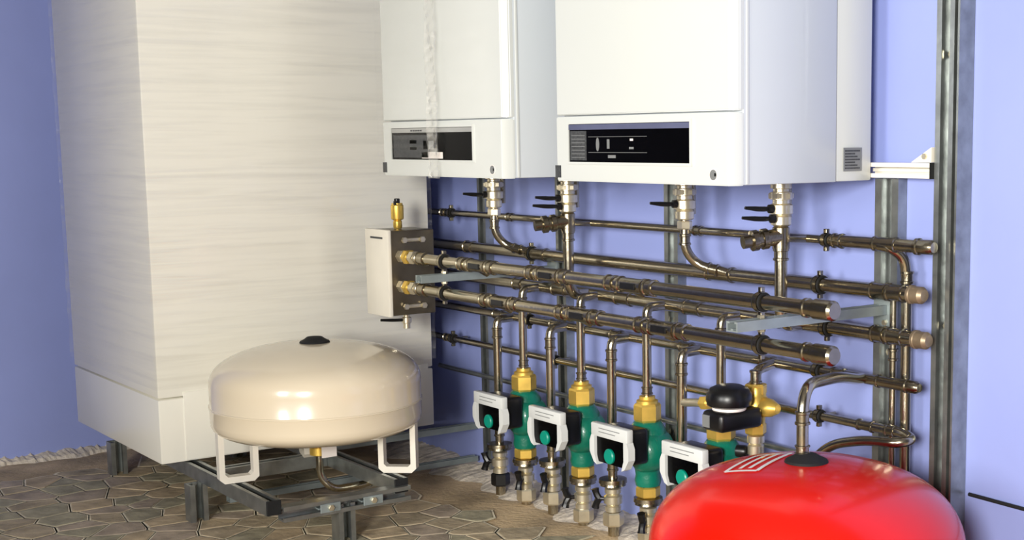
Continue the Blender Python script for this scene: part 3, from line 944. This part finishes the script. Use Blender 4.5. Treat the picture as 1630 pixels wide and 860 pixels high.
low = [(r, z) for r, z in dome(RT, .325, .260, 2.7)][::-1]
up = [(r, z) for r, z in dome(RT, .425, .540, 2.35)]
prof = [(max(r, 0), z) for r, z in low] + [(RT, .362), (RT + .001, .364), (RT + .001, .370), (RT, .372)] + [(max(r, 0), z) for r, z in up]
link_obj('shell', lathe(prof, (tx, ty, 0), (0, 0, 1), 64), 'tankwhite', T, True, 60)
link_obj('weld_seam', lathe([(RT, -.0035), (RT + .0028, -.002), (RT + .0028, .002), (RT, .0035)], (tx, ty, .367), (0, 0, 1), 64), 'tankwhite', T, True)
link_obj('top_cap', lathe([(.046, -.002), (.042, .006), (.030, .012), (.022, .018), (0, .020)], (tx, ty, .538), (0, 0, 1), 24), 'rubber', T, True)
link_obj('bottom_flange', lathe([(.085, .014), (.085, .006), (.06, .0), (.0, .0)], (tx, ty, .240), (0, 0, 1), 28), 'tankwhite', T, True)
link_obj('connection', lathe([(.020, 0), (.020, -.010), (.028, -.012), (.028, -.034), (.017, -.038), (0, -.038)], (tx, ty, .240), (0, 0, 1), 14), 'brass', T, True)
link_obj('feed_pipe', tube([(tx, ty, .205), (tx, ty, .135), (tx + .02, ty + .03, .098), (tx + .02, ty + .12, .096), (tx - .08, ty + .32, .096)], .011, .03, 14), 'steel', T, True, 60)
link_obj('side_label', box((tx + .052, ty - .016, .205), (tx + .055, ty + .03, .238)), 'paper', T)
for ang in (-97, 47, 165):
    a = math.radians(ang)
    rad = Vector((math.cos(a), math.sin(a), 0))
    tan = Vector((-math.sin(a), math.cos(a), 0))
    rad, tan = tan, rad      # the loop lies in the radial plane
    c0 = Vector((tx, ty, 0)) + tan * .238
    bm = bmesh.new()
    hw, bw, th = .056, .016, .032
    outer = [(-hw, .345), (-hw, .168), (-hw + .014, .1555), (hw - .014, .1555), (hw, .168), (hw, .345)]
    inner = [(-hw + bw, .345), (-hw + bw, .182), (-hw + bw + .008, .174), (hw - bw - .008, .174), (hw - bw, .182), (hw - bw, .345)]
    ringv = []
    for off in (-th / 2, th / 2):
        ringv.append(([bm.verts.new(c0 + tan * u + rad * off + Vector((0, 0, z))) for u, z in outer],
                      [bm.verts.new(c0 + tan * u + rad * off + Vector((0, 0, z))) for u, z in inner]))
    for k in range(5):
        for o_, i_ in ringv:
            bm.faces.new((o_[k], o_[k + 1], i_[k + 1], i_[k]))
        bm.faces.new((ringv[0][0][k], ringv[0][0][k + 1], ringv[1][0][k + 1], ringv[1][0][k]))
        bm.faces.new((ringv[0][1][k], ringv[0][1][k + 1], ringv[1][1][k + 1], ringv[1][1][k]))
    for k in (0, 5):
        bm.faces.new((ringv[0][0][k], ringv[1][0][k], ringv[1][1][k], ringv[0][1][k]))
    link_obj('leg', bm, 'bracket', T)

# ------------------------------------------------------------------ red expansion tank
rx, ry, RR = 3.222, -.455, .330
ZSD, ZTP, NN = .262, .455, 2.45
T = thing('red_expansion_tank', (rx, ry, 0), 'large glossy red expansion tank with black top cap in the foreground', 'tank')
prof = [(0, .045), (RR * .5, .047), (RR * .85, .06), (RR, .11)] + [(RR, ZSD - .03)] + [(max(r, 0), z) for r, z in dome(RR, ZSD, ZTP, NN, 24)]
link_obj('shell', lathe(prof, (rx, ry, 0), (0, 0, 1), 80), 'red', T, True, 60)
link_obj('top_cap', lathe([(.048, -.003), (.044, .006), (.030, .013), (.022, .018), (0, .019)], (rx, ry, ZTP - .002), (0, 0, 1), 28), 'rubber', T, True)
for ang in (20, 140, 260):
    a = math.radians(ang)
    c = Vector((rx + math.cos(a) * .24, ry + math.sin(a) * .24, 0))
    link_obj('leg', box(c + Vector((-.02, -.02, 0)), c + Vector((.02, .02, .075)), .004), 'red', T)


def dome_z(r):
    return ZSD + (ZTP - ZSD) * max(0, 1 - (r / RR) ** NN) ** (1 / NN)


def dome_strip(name, pts, w, parent, m):
    """print laid on the dome: a thin ribbon following the curve of the shell"""
    bm = bmesh.new()
    P = []
    for (a, b) in zip(pts, pts[1:]):
        for k in range(6):
            P.append(Vector(a).lerp(Vector(b), k / 6))
    P.append(Vector(pts[-1]))
    L, Rr_ = [], []
    for i, p in enumerate(P):
        d = (P[min(i + 1, len(P) - 1)] - P[max(0, i - 1)]).normalized()
        nrm = Vector((-d.y, d.x))
        for s, lst in ((-1, L), (1, Rr_)):
            q = p + nrm * (s * w / 2)
            lst.append(bm.verts.new((rx + q.x, ry + q.y, dome_z(q.length) + .0022)))
    for i in range(len(P) - 1):
        bm.faces.new((L[i], L[i + 1], Rr_[i + 1], Rr_[i]))
    return link_obj(name, bm, m, parent)


# printed panel near the cap: outline with two inner bars
A, B, Cc, D = (-.085, -.149), (-.021, -.119), (-.081, .037), (-.123, -.026)
for p, q in ((A, B), (B, Cc), (Cc, D), (D, A)):
    dome_strip('printed_line', [p, q], .009, T, 'paper')
for t in (.36, .66):
    p = Vector(A).lerp(Vector(B), t)
    q = Vector(D).lerp(Vector(Cc), t)
    dome_strip('printed_line', [p.lerp(q, .1), p.lerp(q, .95)], .008, T, 'paper')

# feed pipe to the red tank, coming out of the mid-height wall pipe
T = thing('tank_feed_pipe', (rx, ry, ZTP), 'bent steel pipe dropping from the wall onto the red tank', 'pipe')
link_obj('tube', tube([(rx - .012, ry, ZTP + .012), (rx - .012, ry, .614), (3.12, -.26, .598), (3.045, -.12, .567), (3.03, YP, Z5)], .0125, .07, 16), 'steel', T, True, 60)
link_obj('press_sleeve', ring_fit((rx - .012, ry, .545), (0, 0, 1), .0125, .03, .0024), 'steeldull', T, True)
link_obj('press_sleeve', ring_fit((rx - .012, ry, .478), (0, 0, 1), .0125, .02, .0024), 'steeldull', T, True)

# thin dark line, a black tube, along the wall to the right of the post
T = link_obj('line', tube([(3.285, -.008, .323), (3.37, -.008, .321), (3.62, -.008, .316), (4.2, -.008, .312)], .0045, .05, 8), 'rubber', None, True)
tag(T, 'thin black line along the blue wall behind the red tank', 'line')
